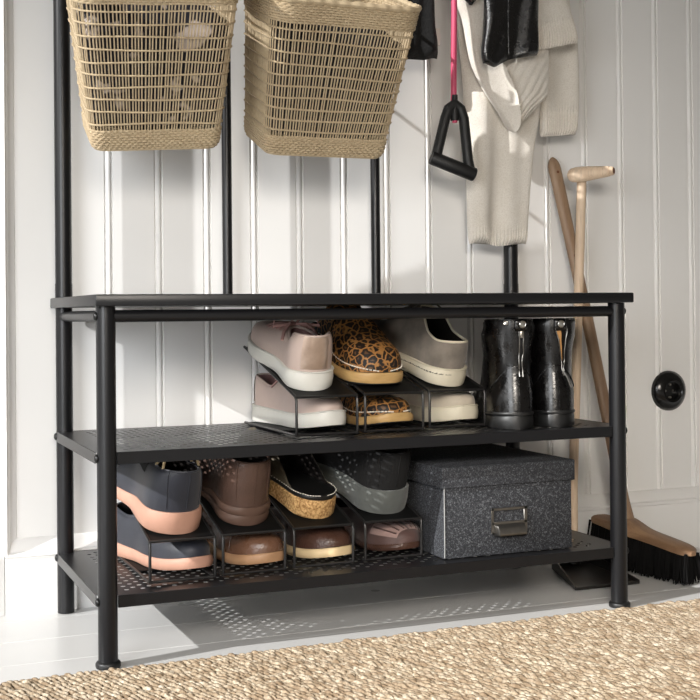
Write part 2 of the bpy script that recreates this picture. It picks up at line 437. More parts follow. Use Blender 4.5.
# ------------------------------------------------------------------ shoes
class Shoe:
    """a last: stations s from heel 0 to toe 1; P(s, q) gives outer skin, q in [-1,1], 0 = rim or crest"""
    def __init__(s, L=.25, wh=.033, ww=.031, wb=.043, sole=((0, .026), (1, .024)), h=((0, .06), (.3, .055), (.45, .065), (.7, .035), (1, .022)),
                 opening=.42, side=1, heel_cap=.15, toe_cap=.24, taper=.86, spring=.008, toe_h=.25, insole=.012, toe_exp=2.2, bend=.006, ea=.75, eb=.7, hcurve=.0, open_pow=.5, start=0.0):
        s.L, s.side = L, side
        s.w = prof([(0, wh), (.15, wh*1.03), (.42, ww), (.68, wb), (.8, wb*.98), (1, wb*.9)])
        s.sole = prof(list(sole)); s.hp = prof(list(h)); s.opening = opening
        s.hc, s.tc, s.taper, s.spring, s.th, s.insole, s.te, s.bend = heel_cap, toe_cap, taper, spring, toe_h, insole, toe_exp, bend
        s.ea, s.eb, s.hcurve, s.op, s.start = ea, eb, hcurve, open_pow, start
    def width(s, t):
        w = s.w(t)
        if t < s.hc: w *= math.sqrt(max(0, 1-(1-t/s.hc)**2))
        if t > 1-s.tc: w *= max(0, 1-((t-(1-s.tc))/s.tc)**s.te)**(1/s.te)
        return w
    def cx(s, t): return s.side*s.bend*(math.sin(PI*(t*1.35+.15))-.45)
    def zb(s, t): return s.spring*max(0, (t-.68)/.32)**2
    def zs(s, t): return s.zb(t)+s.sole(t)
    def height(s, t):
        h = s.hp(t)
        if t > 1-s.th: h *= max(.0, 1-((t-(1-s.th))/s.th)**2.4)**.5*.86+.14
        return h
    def wo(s, t):
        if t >= s.opening: return 0
        f = (1-(t/s.opening)**2.6)**s.op
        return s.width(t)*s.taper*f
    def P(s, t, q, off=0):
        w = s.width(t); o = s.wo(t); zs = s.zs(t); h = s.height(t)
        ph = (1-abs(q))*PI/2; sg = 1 if q >= 0 else -1
        x = o+(w-o)*max(0, math.cos(ph))**s.ea; z = zs+h*max(0, math.sin(ph))**s.eb
        y = t*s.L-s.hcurve*0
        # heel leans a little forward at the top
        if t < .3: y += s.hcurve*(z-zs)*(1-t/.3)
        p = Vector((s.cx(t)+sg*x, y, z))
        if off:
            e = 1e-3; t2 = min(1-1e-4, max(1e-4, t)); q2 = min(.985, max(-.985, q if abs(q) > .015 else .015*sg))
            a = s.P(min(1, t2+e), q2)-s.P(max(0, t2-e), q2); b = s.P(t2, q2+.01)-s.P(t2, q2-.01)
            n = a.cross(b)
            if n.length > 1e-14:
                n.normalize()
                c = Vector((s.cx(t), min(max(y, .12*s.L), .85*s.L), zs+h*.35))
                if n.dot(p-c) < 0: n = -n
                p = p+n*off
        return p
    def stations(s, n=44, a=0, b=1):
        return [a+(b-a)*(1-math.cos(PI*i/n))/2 for i in range(n+1)]
    def upper(s, a=0, b=1):
        q = 9; vs = []; st = s.stations(46, a, b); out = MB(); inn = MB()
        for sg in (-1, 1):
            g = [[s.P(t, sg*max(1e-7, 1-j/(q-1))) for j in range(q)] for t in st]
            out.loft(g, closed=False, cap=False)
        rows = []
        for t in st:
            if t > s.opening: break
            o = s.wo(t); zs = s.zs(t); h = s.height(t); top = zs+h
            d = sstep(0, .09, t)*(1-sstep(s.opening*.72, s.opening, t))
            zi = zs+s.insole*(0 if s.insole < 0 else 1); dep = max(0, top-zi)*d
            y = t*s.L+(s.hcurve*h*(1-t/.3) if t < .3 else 0); yi = y+getattr(s, 'inset', .006)*(1-sstep(0, .12, t)); xi = getattr(s, 'xin', 1.0)
            r = []
            for fx, fz in ((1, 0), (.97, .2), (.95, .6), (.88, .93), (.5, 1), (0, 1)): r.append(Vector((s.cx(t)-o*fx*(xi if fz else 1), yi if fz else y, top-dep*fz)))
            for fx, fz in ((.5, 1), (.88, .93), (.95, .6), (.97, .2), (1, 0)): r.append(Vector((s.cx(t)+o*fx*(xi if fz else 1), yi if fz else y, top-dep*fz)))
            rows.append(r)
        if len(rows) > 1: inn.loft(rows, closed=False, cap=False)
        return out, inn
    def rim(s, r=.0022, a=0, off=0):
        st = [t for t in s.stations(60, a, s.opening)]
        pts = [s.P(t, -1e-6) for t in st[::-1]]+[s.P(t, 1e-6) for t in st[1:]]
        if a > 0: pts = [s.P(t, -1e-6) for t in st[::-1]]; p2 = [s.P(t, 1e-6) for t in st]; b = MB(); b.tube(pts, r, 6); b.tube(p2, r, 6); return b
        b = MB(); b.tube(pts, r, 7); return b
    def sole_mesh(s, e=.003, bulge=.0015, a=0, b=1, z0=0, z1=1, up=0.0):
        """outsole ring between height fractions z0..z1 of the sole"""
        rings = []
        for t in s.stations(56, a, b):
            w = s.width(t)+(e if .0 < t < 1 else 0)*min(1, s.width(t)/.012); c = s.cx(t); y = -e+t*(s.L+2*e)
            lo = s.zb(t)+s.sole(t)*z0; hi = s.zb(t)+s.sole(t)*z1+up; mid = (lo+hi)/2; k = min(.002, (hi-lo)*.2)
            xs = [(-1, 0, hi-k), (-1, bulge, mid), (-1, 0, lo+k), (-1, -k, lo), (0, 0, lo), (1, -k, lo), (1, 0, lo+k), (1, bulge, mid), (1, 0, hi-k), (1, -k, hi), (0, 0, hi), (-1, -k, hi)]
            rings.append([Vector((c+sg*max(0, w+d), y, z)) if sg else Vector((c, y, z)) for sg, d, z in xs])
        b_ = MB(); b_.loft(rings); return b_
    def patch(s, path, q0, q1, off=.0012, n=24, m=6):
        """a strip glued on the skin; path: function u-> (t, sign)"""
        rows = []
        for i in range(n+1):
            t, sg = path(i/n)
            rows.append([s.P(t, sg*(q0+(q1-q0)*j/m), off) for j in range(m+1)])
        b = MB(); b.loft(rows, closed=False, cap=False); return b
def heel_path(tmax):
    def f(u):
        v = 2*u-1; return max(1e-4, tmax*abs(v)**2), (1 if v > 0 else -1)
    return f
def lace_rows(sh, ts, q, r=.0018, off=.003):
    b = MB()
    for i, t in enumerate(ts):
        k = .012
        b.tube([sh.P(t-(k if j < 4 else -k)*abs(j-4)/4*0+k*(j-4)/4, (-q+q*2*j/8) if j != 4 else 1e-4, off) for j in range(9)], r, 6, flat=.6)
        b.tube([sh.P(t-k*(j-4)/4, (-q+q*2*j/8) if j != 4 else 1e-4, off+.0016) for j in range(9)], r, 6, flat=.6)
    return b
def bow(sh, t, spread=.03, r=.0018):
    c = sh.P(t, 1e-4, .006); b = MB()
    for sg in (-1, 1):
        b.tube([c, c+Vector((sg*.012, .004, .010)), c+Vector((sg*spread, .002, .008)), c+Vector((sg*(spread+.004), -.006, -.002)), c+Vector((sg*.018, -.006, .0)), c], r, 6, flat=.6)
        b.tube([c, c+Vector((sg*.014, -.012, .004)), c+Vector((sg*.026, -.022, -.006)), c+Vector((sg*.032, -.034, -.018))], r, 6, flat=.6)
    return b
PITCH = math.radians(15.5)
def put(key, level, facing, dx=0, dy=0, yaw=0, lift=0):
    """location and rotation of a shoe in an organiser; facing 'heel' or 'toe' towards the room"""
    x, y, z = ORG[key]
    if level == 'top':
        zz = lambda yy: z+OH+.0012+(yy)*SL
        if facing == 'heel': return (x+dx, y+.012+dy, zz(.012+dy)+lift), (PITCH, 0, math.radians(yaw))
        yy = .245+dy; return (x+dx, y+yy, zz(yy)+lift), (-PITCH, 0, PI+math.radians(yaw))
    if facing == 'toe': return (x+dx, y+.262+dy, z+.0055+lift), (0, 0, PI+math.radians(yaw))
    return (x+dx, y+.01+dy, z+.0055+lift), (0, 0, math.radians(yaw))

def sneaker(label, sh, loc, rot, up, sole, lining, lace, group, heel=None, heel_t=.05, toe_line=False, with_bow=True):
    t = thing('sneaker', label, 'shoe', loc, rot, group)
    o, i = sh.upper(); o.build('upper', up, t); i.build('lining', lining, t)
    so = sh.sole_mesh(); so.build('sole', sole, t)
    sh.rim(.0022).build('collar', 'cream_rubber' if heel is None else up, t)
    # sole groove line
    g = MB(); pts = []
    st = sh.stations(40)
    for sg, seq in ((-1, st[::-1]), (1, st)):
        for tt in seq:
            w = sh.width(tt)+.0032*min(1, sh.width(tt)/.012); pts.append((sh.cx(tt)+sg*w, -.003+tt*(sh.L+.006), sh.zs(tt)-.0012))
    g.tube(pts, .0014, 5); g.build('foxing_line', sole, t)
    if heel: sh.patch(heel_path(heel_t), .985, .0, .0016, 26, 8).build('heel_tab', heel, t)
    # vamp overlay (eyestay) on both sides
    for sg in (-1, 1):
        sh.patch(lambda u, sg=sg: (sh.opening*.8+u*.26, sg), .34, .72 if False else .62, .001, 14, 4).build('eyestay', up, t)
    ts = [sh.opening+.02+k*.05 for k in range(4)]
    lace_rows(sh, ts, .42).build('laces', lace, t)
    if with_bow: bow(sh, sh.opening+.0, .036, .0028).build('bow', lace, t)
    return t
# --- blush pink sneakers
pk = dict(L=.245, wh=.036, ww=.034, wb=.043, sole=((0, .031), (.5, .025), (1, .024)), h=((0, .058), (.12, .057), (.26, .040), (.36, .044), (.46, .047), (.62, .041), (.8, .034), (1, .026)), opening=.47, toe_h=.2, taper=.8)
l, r = put('pink', 'top', 'heel', -.014, .014, -2)
sneaker('blush pink sneaker with bronze heel tab, on top of its organizer', Shoe(side=1, **pk), l, r, 'blush_leather', 'white_rubber', 'rose_lining', 'blush_lace', 'pairs of shoes', 'bronze_foil', .03)
l, r = put('pink', 'low', 'toe', -.012, .022, 12)
pk2 = dict(pk); pk2['wb'] = .039; pk2['wh'] = .033; pk2['h'] = ((0, .05), (.12, .046), (.26, .036), (.36, .046), (.46, .050), (.62, .042), (.8, .032), (1, .024))
sneaker('blush pink sneaker lying inside its organizer, toe to the front', Shoe(side=-1, **pk2), l, r, 'blush_leather', 'white_rubber', 'rose_lining', 'blush_lace', 'pairs of shoes', 'bronze_foil', .045)
# --- worn grey sneakers
gr = dict(L=.25, wh=.037, ww=.035, wb=.043, sole=((0, .030), (.5, .027), (1, .024)), h=((0, .047), (.1, .044), (.22, .050), (.34, .076), (.45, .084), (.62, .056), (.8, .034), (1, .026)), opening=.46, toe_h=.2, taper=.84)
l, r = put('grey', 'top', 'heel', .002, .006, 14)
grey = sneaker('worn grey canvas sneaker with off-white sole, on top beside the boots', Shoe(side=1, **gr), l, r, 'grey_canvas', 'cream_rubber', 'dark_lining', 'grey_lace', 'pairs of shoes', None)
gs = Shoe(side=1, **gr)
gs.patch(lambda u: heel_path(.05)(.30+u*.7), .97, .04, .0012, 20, 8).build('heel_counter', 'grey_canvas', grey)
# faint printed line of text round the foxing, as short dark dashes
g = MB(); random.seed(11)
u = .06
while u < .72:
    for k in range(random.randint(2, 7)):
        s_ = u*u; w = gs.width(s_)+.0042; x_, y_ = gs.cx(s_)-w, -.0035+s_*(gs.L+.006); z_ = gs.zs(s_)-.0105
        hh = random.choice((.0012, .0018, .0018, .0024)); g.tube([(x_, y_, z_), (x_, y_, z_+hh)], .00055, 4); u += .0042/max(.12, 2*u*.9)*.6
    u += .006/max(.12, 2*u*.9)
g.build('sole_print', 'grey_lace', grey)
l, r = put('grey', 'low', 'toe', -.008, .0, 10)
gr2 = dict(gr); gr2['h'] = ((0, .045), (.1, .043), (.22, .036), (.34, .046), (.45, .046), (.62, .038), (.8, .03), (1, .024))
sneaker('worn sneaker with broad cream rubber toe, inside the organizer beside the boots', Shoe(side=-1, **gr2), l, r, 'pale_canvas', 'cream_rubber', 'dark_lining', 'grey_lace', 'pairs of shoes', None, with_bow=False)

# --- leopard clogs
def clog(label, sh, loc, rot):
    t = thing('clog', label, 'shoe', loc, rot, 'pairs of shoes')
    o, i = sh.upper(); o.build('upper', 'leopard_hide', t); i.build('lining', 'dark_lining', t)
    sh.sole_mesh(.0035, .001).build('wooden_sole', 'clog_wood', t)
    sh.sole_mesh(.0028, .0005, z0=-.12, z1=.12).build('tread', 'black_rubber', t)
    sh.rim(.0016).build('edge_binding', 'dark_lining', t)
    g = MB()
    for sg in (-1, 1):
        for k in range(26):
            s_ = 1-(k/26)**1.6*.72-.002
            a = sh.P(s_, sg*.95, .0012); c = sh.P(max(.2, s_-.0012-.012*(1-abs(1-2*k/26))), sg*.95, .0012)
            d = (c-a)
            if d.length > 1e-6: c = a+d.normalized()*.0042
            g.tube([a, c], .0011, 5)
    g.build('stitching', 'white_thread', t)
    # instep seam and back strap line
    g = MB(); g.tube([sh.P(sh.opening+.06, -.9+1.8*j/16 if j != 8 else 1e-4, .0008) for j in range(17)], .0012, 5); g.build('instep_seam', 'dark_lining', t)
    return t
lc = dict(L=.245, wh=.036, ww=.036, wb=.049, sole=((0, .034), (.3, .034), (.5, .024), (.7, .019), (1, .018)), h=((0, .010), (.2, .018), (.34, .066), (.46, .080), (.62, .068), (.8, .050), (1, .04)), opening=.44, toe_h=.2, toe_cap=.22, toe_exp=2.6, taper=.9, spring=.010, ea=.8, eb=.6)
l, r = put('leo', 'top', 'toe', -.028, .012, 2); clog('leopard print clog with pale wooden sole, toe forward on top of its organizer', Shoe(side=1, **lc), l, r)
lc2 = dict(lc); lc2['h'] = ((0, .01), (.2, .014), (.34, .03), (.46, .040), (.62, .038), (.8, .034), (1, .028)); lc2['sole'] = ((0, .028), (.3, .026), (.5, .018), (.7, .015), (1, .014)); lc2['wb'] = .045; lc2['wh'] = .034
l, r = put('leo', 'low', 'toe', -.012, .005, 9); clog('leopard print clog tucked inside the organizer below its pair', Shoe(side=-1, **lc2), l, r)

# --- navy shoes with salmon soles
def slipper(name, label, sh, loc, rot, up, sole, lining, welt=None, collar=None, gore=None, e=.003, seams=True):
    t = thing(name, label, 'shoe', loc, rot, 'pairs of shoes')
    o, i = sh.upper(); o.build('upper', up, t); i.build('lining', lining, t)
    if welt:
        sh.sole_mesh(e, z1=.55).build('sole', sole, t); sh.sole_mesh(e+.0012, .0008, z0=.55, z1=1).build('welt', welt, t)
    else: sh.sole_mesh(e).build('sole', sole, t)
    sh.rim(.0019).build('collar', collar or up, t)
    if seams:
        g = MB(); g.tube([sh.P(.00012, .95*(1-k/10)+.03, .0006) for k in range(11)], .0008, 5)
        for sg in (-1, 1): g.tube([sh.P(.035+.02*k/10, sg*(.95*(1-k/10)+.03), .0006) for k in range(11)], .0007, 5)
        g.build('seam', collar or up, t)
    if gore:
        for sg in (-1, 1): sh.patch(lambda u, sg=sg: (sh.opening*.55+u*.16, sg), .08, .55, .001, 10, 5).build('elastic_gore', gore, t)
    return t
nv = dict(L=.255, wh=.041, ww=.033, wb=.045, sole=((0, .034), (.28, .030), (.5, .020), (.7, .018), (1, .018)), h=((0, .064), (.12, .062), (.28, .062), (.40, .07), (.52, .062), (.7, .046), (1, .034)), opening=.45, toe_h=.2, taper=.74, hcurve=-.02)
l, r = put('navy', 'top', 'heel', .004, .006, 13)
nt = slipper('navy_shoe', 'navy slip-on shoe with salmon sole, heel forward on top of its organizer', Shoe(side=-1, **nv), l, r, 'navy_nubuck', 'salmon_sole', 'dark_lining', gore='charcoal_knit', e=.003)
sh = Shoe(side=-1, **nv); g = MB()
for sg in (-1, 1):
    g.tube([sh.P(.10, sg*.02, .001), sh.P(.10, sg*.02, .001)+Vector((-sg*.004, .004, .016)), sh.P(.10, sg*.02, .001)+Vector((-sg*.012, .022, .014)), sh.P(.18, sg*.02, .001)], .0022, 6, flat=.4)
g.build('pull_loop', 'pale_welt', nt)
nv2 = dict(nv); nv2['h'] = ((0, .05), (.12, .05), (.28, .045), (.40, .05), (.52, .048), (.7, .040), (1, .03)); nv2['wb'] = .040; nv2['ww'] = .031; nv2['wh'] = .034; nv2['sole'] = ((0, .026), (.5, .018), (1, .017))
l, r = put('navy', 'low', 'toe', -.028, .015, 12)
n2 = slipper('navy_shoe', 'navy shoe with salmon sole inside the organizer nearest the left leg', Shoe(side=1, **nv2), l, r, 'navy_nubuck', 'salmon_sole', 'dark_lining', e=.003)
sh = Shoe(side=1, **nv2); lace_rows(sh, [.49, .54, .59], .4, .0013).build('laces', 'charcoal_knit', n2)
# --- brown shoes
bn = dict(L=.255, wh=.038, ww=.032, wb=.043, sole=((0, .030), (.3, .027), (.5, .017), (.7, .016), (1, .015)), h=((0, .072), (.12, .070), (.28, .066), (.40, .072), (.52, .062), (.7, .045), (1, .034)), opening=.44, toe_h=.2, taper=.82, hcurve=-.02)
l, r = put('brown', 'top', 'heel', .001, .012, 6)
slipper('brown_shoe', 'matte brown leather shoe with layered heel, on top beside the navy shoe', Shoe(side=1, **bn), l, r, 'brown_leather', 'brown_sole', 'dark_lining', welt='brown_sole', e=.002)
bn2 = dict(bn); bn2['h'] = ((0, .05), (.12, .05), (.28, .045), (.40, .05), (.52, .046), (.7, .038), (1, .03))
l, r = put('brown', 'low', 'toe', -.032, .0, 18)
t = slipper('brown_shoe', 'shiny brown leather shoe with tan sole, under the matte brown one', Shoe(side=-1, **bn2), l, r, 'tan_brown_leather', 'tan_sole', 'dark_lining', e=.003)
sh = Shoe(side=-1, **bn2); g = MB(); g.tube([sh.P(.74, -.95+1.9*j/16 if j != 8 else 1e-4, .0006) for j in range(17)], .0012, 5); g.build('toe_cap_seam', 'dark_brown_leather', t)
# --- cork mule
ck = dict(L=.25, wh=.036, ww=.036, wb=.046, sole=((0, .034), (.3, .030), (.6, .026), (1, .024)), h=((0, .003), (.2, .006), (.32, .022), (.46, .044), (.62, .058), (.76, .060), (.88, .046), (1, .03)), opening=.88, toe_h=.2, taper=.94, heel_cap=.17, insole=.0015)
sh = Shoe(side=1, **ck); l, r = put('cork', 'top', 'heel', .005, .016, 10)
t = thing('mule', 'open-backed mule with thick cork sole and dark footbed', 'shoe', l, r, 'pairs of shoes')
o, i = sh.upper(.2); o.build('upper', 'moss_leather', t); i.build('lining', 'dark_lining', t)
b = MB(); rr = []
for s_ in sh.stations(40, 0, .98):
    w = sh.width(s_)*.96; c = sh.cx(s_); y = .003+s_*(sh.L-.006); z = sh.zs(s_)+.0005
    dish = .003*min(1, s_/.15)
    rr.append([Vector((c-w, y, z+.003)), Vector((c-w*.8, y, z+.0012)), Vector((c-w*.4, y, z+.0008)), Vector((c, y, z+.0006)), Vector((c+w*.4, y, z+.0008)), Vector((c+w*.8, y, z+.0012)), Vector((c+w, y, z+.003))])
b.loft(rr, closed=False, cap=False); b.build('footbed', 'dark_footbed', t)
sh.sole_mesh(.003, .0008, z1=.9).build('cork_sole', 'cork', t)
sh.sole_mesh(.0022, .0006, z0=.9, z1=1.12).build('welt', 'black_rubber', t)
g = MB()
for sg in (-1, 1):
    for k in range(30):
        s_ = (k/30)**1.8*.8+.001; w = sh.width(s_)+.0024; s2 = s_+.0035+.01*min(1, k/12)*.4
        w2 = sh.width(s2)+.0024; p0 = Vector((sh.cx(s_)+sg*w*.985, -.002+s_*(sh.L+.004), sh.zs(s_)+.0045)); p1 = Vector((sh.cx(s2)+sg*w2*.985, -.002+s2*(sh.L+.004), sh.zs(s2)+.0045))
        d = p1-p0; g.tube([p0, p0+d.normalized()*.003], .0007, 4)
g.build('stitching', 'white_thread', t)
g = MB(); random.seed(5)
for k in range(9):
    x, y = random.uniform(-.016, .014), random.uniform(.035, .05)
    g.tube([(x, y, sh.zs(.18)+.0012), (x+random.uniform(-.002, .003), y+.003, sh.zs(.18)+.0012)], .0006, 4)
g.build('footbed_print', 'white_thread', t)
lf = dict(L=.255, wh=.034, ww=.032, wb=.045, sole=((0, .022), (.3, .02), (.5, .015), (.7, .015), (1, .014)), h=((0, .05), (.12, .05), (.28, .042), (.40, .048), (.52, .05), (.7, .042), (1, .028)), opening=.42, toe_h=.25, taper=.82)
l, r = put('cork', 'low', 'toe', -.025, .0, 16)
sh = Shoe(side=-1, **lf)
t = slipper('loafer', 'dark brown loafer with pale welt, under the cork-soled mule', sh, l, r, 'dark_brown_leather', 'pale_welt', 'dark_lining', e=.004, seams=False)
g = MB(); g.tube([sh.P(.62+.22*math.sin(PI*j/20), -.62+1.24*j/20 if j != 10 else 1e-4, .001) for j in range(21)], .0016, 6); g.build('apron_seam', 'dark_brown_leather', t)
sh.patch(lambda u: (.56+.0*u, 1) if False else (.5+.07*u, 1), .0, .8, .002, 6, 8).build('saddle_strap', 'dark_brown_leather', t)
sh.patch(lambda u: (.5+.07*u, -1), .0, .8, .002, 6, 8).build('saddle_strap', 'dark_brown_leather', t)
for k, (s_, q) in enumerate(((.66, -.25),)):
    p = sh.P(s_, q, .002); g = MB(); g.lathe([(.0001, -.001), (.0042, 0), (.003, .002), (.0001, .0028)], 10, Matrix.Translation(p)); g.build('stud', 'steel_pin', t)
# --- grey suede shoe pair
sl = dict(L=.255, wh=.043, ww=.038, wb=.046, sole=((0, .040), (.25, .038), (.5, .034), (.8, .03), (1, .026)), h=((0, .062), (.12, .06), (.28, .052), (.4, .058), (.52, .058), (.7, .045), (1, .03)), opening=.43, toe_h=.2, taper=.86)
l, r = put('slate', 'top', 'heel', .006, .012, 13)
t = slipper('suede_shoe', 'shoe with thick grey suede sole band and dark upper, beside the storage box', Shoe(side=1, **sl), l, r, 'charcoal_knit', 'slate_suede', 'dark_lining', e=.003)
sd = dict(lf); sd['h'] = ((0, .045), (.12, .045), (.28, .04), (.40, .045), (.52, .046), (.7, .040), (1, .032)); sd['sole'] = ((0, .012), (1, .010)); sd['toe_h'] = .28
l, r = put('slate', 'low', 'toe', -.014, .0, 14)
sh = Shoe(side=-1, **sd)
t = slipper('moccasin', 'mauve brown moccasin with pleated pale toe, inside the organizer beside the storage box', sh, l, r, 'mauve_brown_suede', 'dark_brown_leather', 'dark_lining', e=.001, seams=False)
g = MB()
for sg in (-1, 1):
    sh.patch(lambda u, sg=sg: (.76+.2*u, sg), .02, .8, .0012, 10, 8).build('toe_panel', 'mauve_pale', t)
for k in range(6):
    g.tube([sh.P(.78+.17*j/6, (-.7+1.4*(k+.5)/6), .0018) for j in range(7)], .0014, 5)
g.build('pleats', 'mauve_brown_suede', t)

# --- black ankle boots
bt = dict(L=.255, wh=.036, ww=.035, wb=.042, sole=((0, .026), (.26, .024), (.36, .012), (.7, .011), (1, .010)), h=((0, .155), (.2, .155), (.36, .154), (.44, .148), (.5, .085), (.62, .062), (.8, .048), (1, .034)), opening=.46, toe_h=.2, taper=.9, heel_cap=.2, hcurve=0, open_pow=.42, ea=.5, eb=.95)
class Boot(Shoe):
    inset = .022; xin = .86
    def P(s, t, q, off=0):
        p = super().P(t, q, off) if off else super().P(t, q)
        f = max(0, min(1, (p.z-.03)/.15))
        if t < .55:   # full heel, slim ankle, soft creases
            m = 1-sstep(.4, .55, t)
            k = 1+m*((.22*sstep(.55, 1, f))-.06*math.exp(-((f-.46)/.16)**2)+.04*math.exp(-((f-.15)/.15)**2))
            p.x = s.cx(t)+(p.x-s.cx(t))*k
            p.y += m*.010*math.exp(-((f-.5)/.22)**2)*(1-t/.55)
            xx = p.x-s.cx(t); c = math.sin(f*22+xx*60+s.side)+.6*math.sin(f*37-xx*110+s.side*2)
            p.y += m*.0016*c*math.exp(-((f-.52)/.22)**2); p.x += m*.0014*c*sstep(.25, .5, f)*xx/math.sqrt(xx*xx+.0001)
        return p
def boot(label, side, loc, rot, opened):
    sh = Boot(side=side, **bt)
    t = thing('ankle_boot', label, 'boot', loc, rot, 'pairs of shoes')
    o, i = sh.upper(); o.build('upper', 'boot_leather', t); i.build('lining', 'dark_lining', t)
    sh.sole_mesh(.0008, .0004, z1=.86).build('sole', 'black_rubber', t); sh.sole_mesh(.0018, .0006, z0=.88, z1=1.1).build('welt', 'black_rubber', t)
    sh.rim(.0015).build('collar', 'boot_leather', t)
    def zp(q, u, off=.001): return sh.P(max(1e-5, u*u), (1 if u >= 0 else -1)*q, off)
    g = MB(); g.tube([zp(.84-.16*math.cos(u*4.2), u, .0006) for u in [-.38+.76*k/30 for k in range(31)]], .0009, 5); g.build('counter_seam', 'black_leather', t)
    g = MB(); g.tube([zp(.7+.28*k/8, .005, .0006) for k in range(9)], .0008, 5); g.build('back_seam', 'black_leather', t)
    n = 16; qs = [.30+.46*k/n for k in range(n+1)]
    def disc(name, mat, pr, p, nn):
        g = MB(); g.lathe(pr, 18, Matrix.Translation(p) @ nn.to_track_quat('Z', 'Y').to_matrix().to_4x4()); g.build(name, mat, t)
    if not opened:
        uc = lambda k: .035+.02*k/n
        for d in (-.03, .03):
            g = MB(); g.tube([zp(q, uc(k)+d*(1-.1*(k/n)), .0014) for k, q in enumerate(qs)], .0011, 6); g.build('zip_edge', 'pewter', t)
        g = MB(); g.loft([[zp(q, uc(k)+d, .0008) for d in (-.028, 0, .028)] for k, q in enumerate(qs)], closed=False, cap=False); g.build('zip_tape', 'black_cloth', t)
        pz = zp(.37, .035, .004); g = MB(); g.box((pz.x-.0028, pz.y-.002, pz.z-.006), (pz.x+.0028, pz.y+.001, pz.z+.006), .001); g.build('zip_pull', 'steel', t)
        us = .035
    else:
        us = .03; uc = lambda k: -.005+.11*k/n; wd = lambda k: .05*(1-k/n)+.006
        g = MB(); g.loft([[zp(q, uc(k)+d*wd(k), .0009) for d in (-.5, 0, .5)] for k, q in enumerate(qs)], closed=False, cap=False); g.build('zip_lining', 'tan_lining', t)
        g = MB(); g.loft([[zp(q, uc(k)+d*wd(k), .0012) for d in (.5, 1.2, 2.0)] for k, q in enumerate(qs)], closed=False, cap=False); g.build('zip_gap', 'dark_lining', t)
        for d in (-.6, 2.0):
            g = MB(); g.tube([zp(q, uc(k)+d*wd(k), .0016) for k, q in enumerate(qs)], .0010, 6); g.build('zip_edge', 'pewter', t)
        pz = zp(.74, .11, .004); g = MB(); g.tube([pz, pz+Vector((.003, -.003, -.006)), pz+Vector((.010, -.003, -.024))], .0026, 6, flat=.5); g.build('zip_pull', 'pewter', t)
    g = MB(); g.loft([[zp(q, us+d, .0030-.002*abs(d/.09)**4) for q in (.05, .16, .26, .33)] for d in [-.085+.17*k/10 for k in range(11)]], closed=False, cap=False); o = g.build('strap', 'boot_leather', t)
    md = o.modifiers.new('solid', 'SOLIDIFY'); md.thickness = .002
    disc('stud', 'steel_pin', [(.0001, 0), (.0062, 0), (.0061, .0010), (.0050, .0019), (.0044, .0015), (.0001, .0021)], zp(.21, us, .0034), (zp(.21, us, .006)-zp(.21, us, .002)).normalized())
    if not opened:
        disc('eyelet', 'steel_pin', [(.0022, 0), (.0046, 0), (.0044, .001), (.0034, .0016), (.0022, .001)], zp(.17, -.15, .0008), (zp(.17, -.15, .003)-zp(.17, -.15, 0)).normalized())
    return t
boot('black leather ankle boot with closed back zip, left one beside the grey sneaker', -1, (.700, .014, Z1), (0, 0, math.radians(-14)), False)
boot('black leather ankle boot with open tan-lined zip, nearest the right leg', 1, (.777, .016, Z1), (0, 0, math.radians(-13)), True)

# ------------------------------------------------------------------ storage box
def build_box():
    O = (.6835, .16, Z2)
    t = thing('storage_box', 'dark grey speckled lidded storage box with metal label holder on the bottom shelf', 'box', O)
    x0, x1, y0, y1 = .564, .803, .022, .318; zb = Z2+.0005; zt = .232
    b = MB(); w = .0025
    b.box((x0, y0, zb), (x1, y1, zt), .0015); b.build('body', 'grey_felt', t, O)
    b = MB(); b.tube([(x0+.0005, y0-.0002, zb+.002), (x0+.0005, y0-.0002, .216)], .0009, 6); b.build('edge_piping', 'paper_edge', t, O)
    b = MB(); b.box((x0-.005, y0-.004, .2155), (x1+.005, y1+.005, .2495), .0018); b.build('lid', 'grey_felt', t, O)
    # label holder with pull
    cx, cz, y = .6825, .157, y0-.0005
    h = None; b = MB(); W, HH = .0335, .021
    fr = .0045
    for lo, hi in (((cx-W, y-.0022, cz+HH-fr), (cx+W, y, cz+HH)), ((cx-W, y-.0022, cz-HH), (cx-W+fr, y, cz+HH)), ((cx+W-fr*1.4, y-.0022, cz-HH), (cx+W, y, cz+HH)), ((cx-W, y-.0022, cz-.006), (cx+W, y, cz-.0015)), ((cx-W, y-.0022, cz-HH), (cx+W, y, cz-HH+.003))):
        b.box(lo, hi, .0006, 1)
    h = b.build('label_holder', 'pewter', t, O)
    b = MB(); rings = []
    for k in range(13):
        u = -1+2*k/12; s_ = math.sqrt(max(0, 1-max(0, (abs(u)-.8)/.2)**2)); xx = cx+u*.030
        rings.append([(xx, y-.001-.014*s_*math.sin(a)*1.0, cz-.005-.015*(1-math.cos(a))/1.0*1.0-.001) for a in [PI*.55*j/8 for j in range(9)]])
    b.loft(rings, closed=False, cap=False); o = b.build('pull', 'pewter', h, O)
    md = o.modifiers.new('solid', 'SOLIDIFY'); md.thickness = .0012
build_box()

